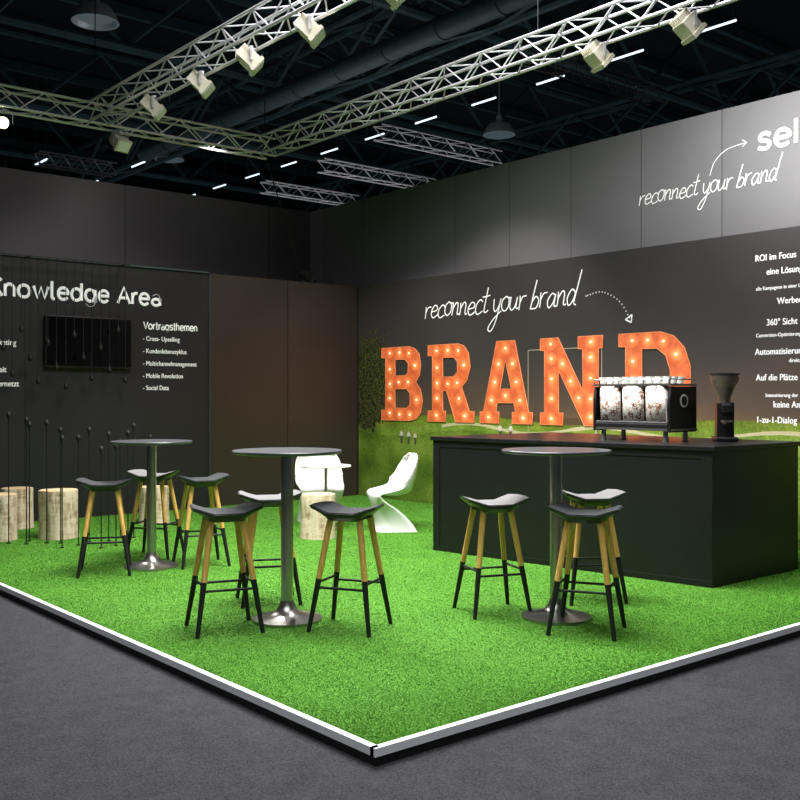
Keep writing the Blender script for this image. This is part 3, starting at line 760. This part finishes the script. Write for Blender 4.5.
nt.links.new(tcn.outputs["Object"], wv.inputs["Vector"])
c = ramp(nt, wv.outputs["Fac"], [(0.2, lin((206,178,132))), (0.8, lin((232,212,172)))])
nt.links.new(c, b.inputs["Base Color"]); b.inputs["Roughness"].default_value = 0.7
def log_stool(x, y, r, h, seed, lab):
    rnd = random.Random(seed); e = empty("log_stool", (x, y, 0), rnd.uniform(0,6), lab, "stool", "tree trunk stools")
    ph = [rnd.uniform(0,6) for _ in range(5)]
    def rad(t, z): return r*(1+.035*math.sin(3*t+ph[0])+.02*math.sin(7*t+ph[1]+z*4)+.012*math.sin(13*t+ph[2]))
    seg = 48; bm = bmesh.new(); rings = []
    for z, k in [(0,1.03),(0.03,1.02),(h*.4,.98),(h*.7,.985),(h-.02,1.0),(h-.004,.985)]:
        rings.append([bm.verts.new((rad(2*math.pi*i/seg,z)*k*math.cos(2*math.pi*i/seg), rad(2*math.pi*i/seg,z)*k*math.sin(2*math.pi*i/seg), z)) for i in range(seg)])
    for a, b2 in zip(rings[:-1], rings[1:]):
        for i in range(seg): bm.faces.new([a[i], a[(i+1)%seg], b2[(i+1)%seg], b2[i]])
    bm.faces.new(rings[0][::-1]); bm.faces.new(rings[-1])
    finish("bark", bm, M_bark, True, parent=e)
    bm = bmesh.new(); T = [bm.verts.new((rad(2*math.pi*i/seg,h)*.95*math.cos(2*math.pi*i/seg), rad(2*math.pi*i/seg,h)*.95*math.sin(2*math.pi*i/seg), h)) for i in range(seg)]
    B2 = [bm.verts.new((v.co.x, v.co.y, h-.006)) for v in T]
    for i in range(seg): bm.faces.new([B2[i], B2[(i+1)%seg], T[(i+1)%seg], T[i]])
    bm.faces.new(T); bm.faces.new(B2[::-1]); finish("cut_face", bm, M_cut, parent=e)
log_stool(3.77, 11.05, .17, .44, 1, "pale birch trunk section used as a stool by the panel wall")
log_stool(3.84, 10.02, .195, .49, 2, "pale birch trunk section used as a stool among the black rods")
log_stool(3.32, 10.26, .18, .46, 3, "pale birch trunk section used as a stool among the black rods")
log_stool(5.10, 10.45, .17, .42, 4, "pale birch trunk section used as a stool by the panel wall")
log_stool(5.88, 8.31, .178, .45, 5, "pale birch trunk section used as a stool beside the white chairs")

# ------------------------------------------------------------ white S chairs
def s_chair(x, y, rz, lab):
    e = empty("cantilever_chair", (x, y, 0), rz, lab, "chair", "white moulded chairs")
    prof = [(-.235,.83),(-.235,.79),(-.225,.68),(-.205,.56),(-.175,.47),(-.12,.415),(0,.395),(.12,.405),(.20,.415),(.240,.39),(.240,.33),(.222,.26),(.200,.18),(.190,.11),(.195,.06),(.21,.025),(.23,.0)]
    wid  = [.13,.20,.245,.255,.26,.26,.26,.255,.25,.245,.24,.235,.23,.23,.235,.24,.245]
    dis  = [(.03,-.05),(.05,-.03),(.08,.01),(.11,.04),(.13,.08),(.08,.10),(0,.08),(0,.04),(0,.01),(-.02,-.01),(-.10,-.02),(-.20,-.02),(-.28,-.02),(-.33,-.015),(-.37,-.01),(-.40,-.005),(-.43,0)]
    pc = catmull([Vector((a, b)) for a, b in prof], 4); wc = catmull([Vector((a, 0)) for a in wid], 4); dc = catmull([Vector(a) for a in dis], 4)
    n = 24; bm = bmesh.new(); g = []
    for p, w, d in zip(pc, wc, dc):
        row = []
        for j in range(n+1):
            s_ = -1+2*j/n; k = abs(s_)**2.6
            row.append(bm.verts.new((math.sin(s_*1.25)/math.sin(1.25)*w[0], -(p[0]+d[0]*k), max(0.0, p[1]+d[1]*k))))
        g.append(row)
    for a, b2 in zip(g[:-1], g[1:]):
        for j in range(n): bm.faces.new([a[j], a[j+1], b2[j+1], b2[j]])
    o = finish("shell", bm, M_chair, True, parent=e)
    m = o.modifiers.new("thick", "SOLIDIFY"); m.thickness = .018; m.offset = 1
    return e
s_chair(6.82, 8.25, math.radians(-40-72), "white glossy moulded S-shaped chair on turf by the mural wall")
s_chair(6.60, 9.30, math.radians(-40+12), "white glossy moulded S-shaped chair behind a small round table")
e = empty("side_table", (6.30, 8.76, 0), 0, "small round white-topped side table on a slim pole", "table")
bm = bmesh.new(); lathe(bm, [(0,.68),(.27,.68),(.275,.69),(.27,.7),(0,.7)], seg=48); finish("table_top", bm, M_chair, True, parent=e)
bm = bmesh.new(); cyl(bm, (0,0,.01), (0,0,.68), .018, seg=16); finish("pole", bm, M_steel, True, parent=e)
bm = bmesh.new(); lathe(bm, [(0,0),(.15,0),(.15,.02),(.04,.026),(0,.026)], seg=36); finish("base", bm, M_steel, True, parent=e)

# ------------------------------------------------------------ counter
CH = 1.07
e = empty("bar_counter", (6.4, 5.55, 0), 0, "long matt black bar counter with flat top on turf", "counter")
def loc(pl): return [(x-6.4, y-5.55) for x, y in pl]
outer = [(6.20,6.95),(6.58,4.17),(7.90,4.17),(7.90,6.95)]
A = Vector((6.225,6.93)); B_ = Vector((6.60,4.20)); C_ = Vector((7.87,4.20))
bm = bmesh.new(); prism(bm, loc([tuple(A),tuple(B_),tuple(C_),(7.87,6.93)]), 0, CH-.035); o = finish("body", bm, M_counter, parent=e); bevel(o, .004)
bm = bmesh.new(); prism(bm, loc(outer), CH-.035, CH); o = finish("worktop", bm, M_black, parent=e); bevel(o, .004)
def strip(name, p, q, z0, z1, t=.006):
    d = (q-p).normalized(); nrm = Vector((d.y, -d.x))
    if abs(nrm.x) > .5 and nrm.x > 0: nrm = -nrm
    if abs(nrm.y) > .5 and nrm.y > 0: nrm = -nrm
    bm = bmesh.new(); prism(bm, loc([tuple(p), tuple(q), tuple(q+nrm*t), tuple(p+nrm*t)]), z0, z1)
    o = finish(name, bm, M_counter, parent=e); bevel(o, .0015)
strip("frame_rail", A, B_, CH-.095, CH-.036); strip("plinth", A, B_, 0.001, .05)
strip("frame_post", A, A.lerp(B_,.028), .051, CH-.096); strip("frame_post", A.lerp(B_,.972), B_, .051, CH-.096)

# ------------------------------------------------------------ espresso machine
M_graphic, nt, b = nodes_mat("printed_panel")
tcn = nt.nodes.new("ShaderNodeTexCoord"); vor = nt.nodes.new("ShaderNodeTexVoronoi"); vor.inputs["Scale"].default_value = 38; vor.feature = 'DISTANCE_TO_EDGE'
nt.links.new(tcn.outputs["Object"], vor.inputs["Vector"])
n1 = noise(nt, 20, 6, tcn.outputs["Object"])
v = mth(nt, 'ADD', mth(nt, 'MULTIPLY', vor.outputs["Distance"], 1.0), mth(nt, 'MULTIPLY', n1, 0.85))
c = ramp(nt, v, [(0.38, lin((52,38,32))), (0.45, lin((178,104,68))), (0.50, lin((212,206,196))), (0.7, lin((232,232,228)))])
nt.links.new(c, b.inputs["Base Color"]); b.inputs["Roughness"].default_value = 0.35
EX, EY = 7.10, 5.19
e = empty("espresso_machine", (EX, EY, CH), math.radians(-90), "large black and chrome espresso machine with white patterned panels", "coffee machine")
W = .80
bm = bmesh.new(); box(bm, (0,0.02,.30), (W-.09,.28,.30)); box(bm, (0,0.0,.135), (W-.05,.38,.07)); o = finish("body", bm, M_black, parent=e); bevel(o, .012)
for sx in (-1,1):
    bm = bmesh.new()
    pl = [(-.19,.08),(.19,.08),(.19,.46),(-.17,.46),(-.19,.36)]
    vsA = [bm.verts.new((sx*(W/2-.025), y, z)) for y, z in pl]; vsB = [bm.verts.new((sx*(W/2), y, z)) for y, z in pl]
    for i in range(5): j = (i+1)%5; bm.faces.new([vsA[i],vsA[j],vsB[j],vsB[i]])
    bm.faces.new(vsA); bm.faces.new(vsB[::-1]); o = finish("side_panel", bm, M_black, parent=e); bevel(o, .006)
bm = bmesh.new()
cyl(bm, (W/2+.001,0,.34), (W/2+.004,0,.34), .055, seg=28); finish("emblem", bm, M_white, parent=e)["label"] = "round white emblem disc"
bm = bmesh.new(); cyl(bm, (W/2+.004,0,.34), (W/2+.0065,0,.34), .040, seg=28); finish("emblem_center", bm, M_black, parent=e)
bm = bmesh.new(); box(bm, (W/2+.004,0,.47), (.006,.37,.014)); box(bm, (W/2+.004,0,.10), (.006,.37,.014)); finish("chrome_edge", bm, M_steel, parent=e)
for k in (-1,0,1):
    bm = bmesh.new(); n = 12; w = .112
    rows = []
    for i in range(n+1):
        t = -1+2*i/n; yy = -.125-.06*math.sqrt(max(0,1-t*t*.9))
        rows.append((bm.verts.new((k*.240+t*w, yy, .16)), bm.verts.new((k*.240+t*w, yy-.012, .465))))
    for a, b2 in zip(rows[:-1], rows[1:]): bm.faces.new([a[0], b2[0], b2[1], a[1]])
    o = finish("front_panel", bm, M_graphic, True, parent=e); o["label"] = "curved white panel printed with brown pattern"
    m = o.modifiers.new("t", "SOLIDIFY"); m.thickness = .01
bm = bmesh.new(); h = W/2-.015
box(bm, (0,0,.475), (W,.38,.016))
for p, q in [((-h,-.18),(h,-.18)),((-h,.18),(h,.18)),((-h,-.18),(-h,.18)),((h,-.18),(h,.18))]:
    cyl(bm, (*p,.52), (*q,.52), .005, seg=8)
for x in (-h,-h/3,h/3,h):
    for y in (-.18,.18): cyl(bm, (x,y,.475), (x,y,.52), .005, seg=8)
finish("cup_rack", bm, M_steel, parent=e)
for sx in (-1,1):
    for sy in (-1,1):
        bm = bmesh.new(); lathe(bm, [(0,0),(.028,0),(.025,.02),(.018,.10),(0,.10)], (sx*.32, sy*.14, 0), seg=16); finish("leg", bm, M_steel, True, parent=e)
bm = bmesh.new(); box(bm, (0,0.02,.10), (W-.06,.42,.02)); finish("drip_tray", bm, M_steel, parent=e)
bm = bmesh.new(); box(bm, (0,-.186,.145), (W-.06,.012,.012)); finish("chrome_trim", bm, M_steel, parent=e)
for k in (-.237,0,.237):
    bm = bmesh.new(); cyl(bm, (k,.20,.25), (k,.20,.32), .035, seg=16); cyl(bm, (k,.165,.30), (k,.20,.30), .02, seg=12); finish("group_head", bm, M_steel, parent=e)
bm = bmesh.new(); cyl(bm, (.36,-.19,.34), (.40,-.235,.16), .007, seg=8); finish("steam_wand", bm, M_steel, parent=e)
bmc = bmesh.new(); lathe(bmc, [(0,0),(.022,0),(.034,.048),(.036,.060),(.032,.060),(.020,.006),(0,.006)], seg=20)
cup0 = finish("coffee_cup", bmc, M_white, True)
k = 0
for iy in (-.13, -.04, .05):
    for ix in range(9):
        c = cup0 if k == 0 else cup0.copy()
        if k: COL.objects.link(c)
        lx = -.335+ix*.0835; ly = iy
        c.location = (EX+ly, EY-lx, CH+.4835); tag(c, "small white coffee cup on the machine's rack", "cup", "cups on the espresso machine"); k += 1

# grinder
M_hop = mat("smoky_hopper", (175,165,150), 0.05, var=0.02, scale=20, trans=0.88)
M_beans = mat("coffee_beans", (96,60,38), 0.5, var=0.5, scale=120)
e = empty("coffee_grinder", (7.44, 4.62, CH), math.radians(-50), "black coffee grinder with clear conical bean hopper", "coffee grinder")
bm = bmesh.new(); box(bm, (0,0,.02), (.19,.26,.04)); box(bm, (0,.02,.18), (.14,.16,.30)); box(bm, (0,-.07,.28), (.08,.10,.07)); o = finish("body", bm, M_black, parent=e); bevel(o, .015, 3)
bm = bmesh.new(); lathe(bm, [(.045,.33),(.05,.37),(.115,.51),(.118,.555),(.114,.555),(.111,.512),(.046,.372),(.041,.33)], seg=28); finish("hopper", bm, M_hop, True, parent=e)
bm = bmesh.new(); lathe(bm, [(0,.335),(.038,.335),(.042,.37),(.080,.455),(0,.465)], seg=24); finish("coffee_beans", bm, M_beans, True, parent=e)
bm = bmesh.new(); lathe(bm, [(0,.556),(.122,.556),(.122,.568),(.02,.578),(0,.578)], seg=28); finish("lid", bm, M_black, True, parent=e)
bm = bmesh.new(); cyl(bm, (-.03,-.10,.17), (-.03,-.20,.16), .012, seg=10); box(bm, (.0,-.105,.17), (.09,.05,.015)); finish("fork", bm, M_steel, parent=e)

# ------------------------------------------------------------ lights
def area(name, loc_, rot, sx, sy, w, col=(1,1,1), spread=180):
    l = bpy.data.lights.new(name, 'AREA'); l.shape = 'RECTANGLE'; l.size = sx; l.size_y = sy; l.energy = w; l.color = col; l.spread = math.radians(spread)
    o = bpy.data.objects.new(name, l); COL.objects.link(o); o.location = loc_; o.rotation_euler = rot; return o
def spot(loc_, tgt, w, ang=70, r=.08, col=(1,.96,.9), blend=.6):
    l = bpy.data.lights.new("spot_beam", 'SPOT'); l.energy = w; l.spot_size = math.radians(ang); l.spot_blend = blend; l.shadow_soft_size = r; l.color = col
    o = bpy.data.objects.new("spot_beam", l); COL.objects.link(o); o.location = loc_
    d = Vector(tgt)-Vector(loc_); o.rotation_euler = d.to_track_quat('-Z','Y').to_euler(); return o
for x, y, k in spots:
    if k == 0: spot((x+.16, y-.08, 4.24), (x+1.0, y-.9, 0), 290, 110, .12, (1,.97,.94))
area("soft_fill", (4.6, 5.4, 6.6), (0,0,0), 3, 3, 560, (1,1,1), 140)  # unseen soft fill added above the stand to brighten the turf
area("soft_fill", (0.0, 0.0, 8.0), (0,0,0), 8, 8, 430, (.97,.98,1), 120)  # unseen broad fill over the hall carpet
spot((7.1,4.6,4.2), (9.25,4.2,4.1), 420, 110, .1, (1,.99,.97), 1)
spot((7.1,5.7,4.2), (9.25,5.4,3.6), 110, 110, .1, (1,.99,.97), 1)
spot((6.9,8.4,4.4), (8.8,8.8,1.2), 260, 90, .15)
spot((6.4,9.6,4.4), (8.8,10.6,0.9), 190, 70, .15)
spot((5.6,10.2,4.4), (5.4,11.5,2.5), 60, 100, .15)
spot((7.3,10.0,4.3), (7.6,11.5,1.6), 50, 80, .15)
spot((3.5,10.7,4.2), (2.5,5.0,0), 160, 110, .12)
spot((3.0,10.95,4.5), (4.0,13.3,3.9), 45, 140, .15, (1,.97,.95), 1)  # wash added to lighten the rear left wall, no fixture here
spot((6.2,10.95,4.5), (6.6,13.3,3.9), 30, 140, .15, (1,.97,.95), 1)  # second added wash further along the rear left wall
area("truss_fill", (12.5, 16, 5.0), (math.pi,0,0), 5, 7, 45, (1,1,1), 150)  # unseen uplight added behind the walls to brighten the distant trusses

w = bpy.data.worlds.new("World"); sc.world = w; w.use_nodes = True
bg = w.node_tree.nodes["Background"]; bg.inputs["Color"].default_value = (.6,.75,.8,1); bg.inputs["Strength"].default_value = .055
area("roof_wash", (20, 22, 7.5), (math.pi,0,0), 26, 26, 240, (.6,.87,.93))  # unseen uplight added to lift the teal of the roof steel

# ------------------------------------------------------------ camera
cam = bpy.data.cameras.new("camera"); co = bpy.data.objects.new("camera", cam); COL.objects.link(co)
co.location = (0,0,1.45); co.rotation_euler = (math.radians(90), 0, math.radians(-40))
cam.sensor_width = 36; cam.lens = 44.55; cam.shift_y = -0.005; cam.clip_end = 300
sc.camera = co
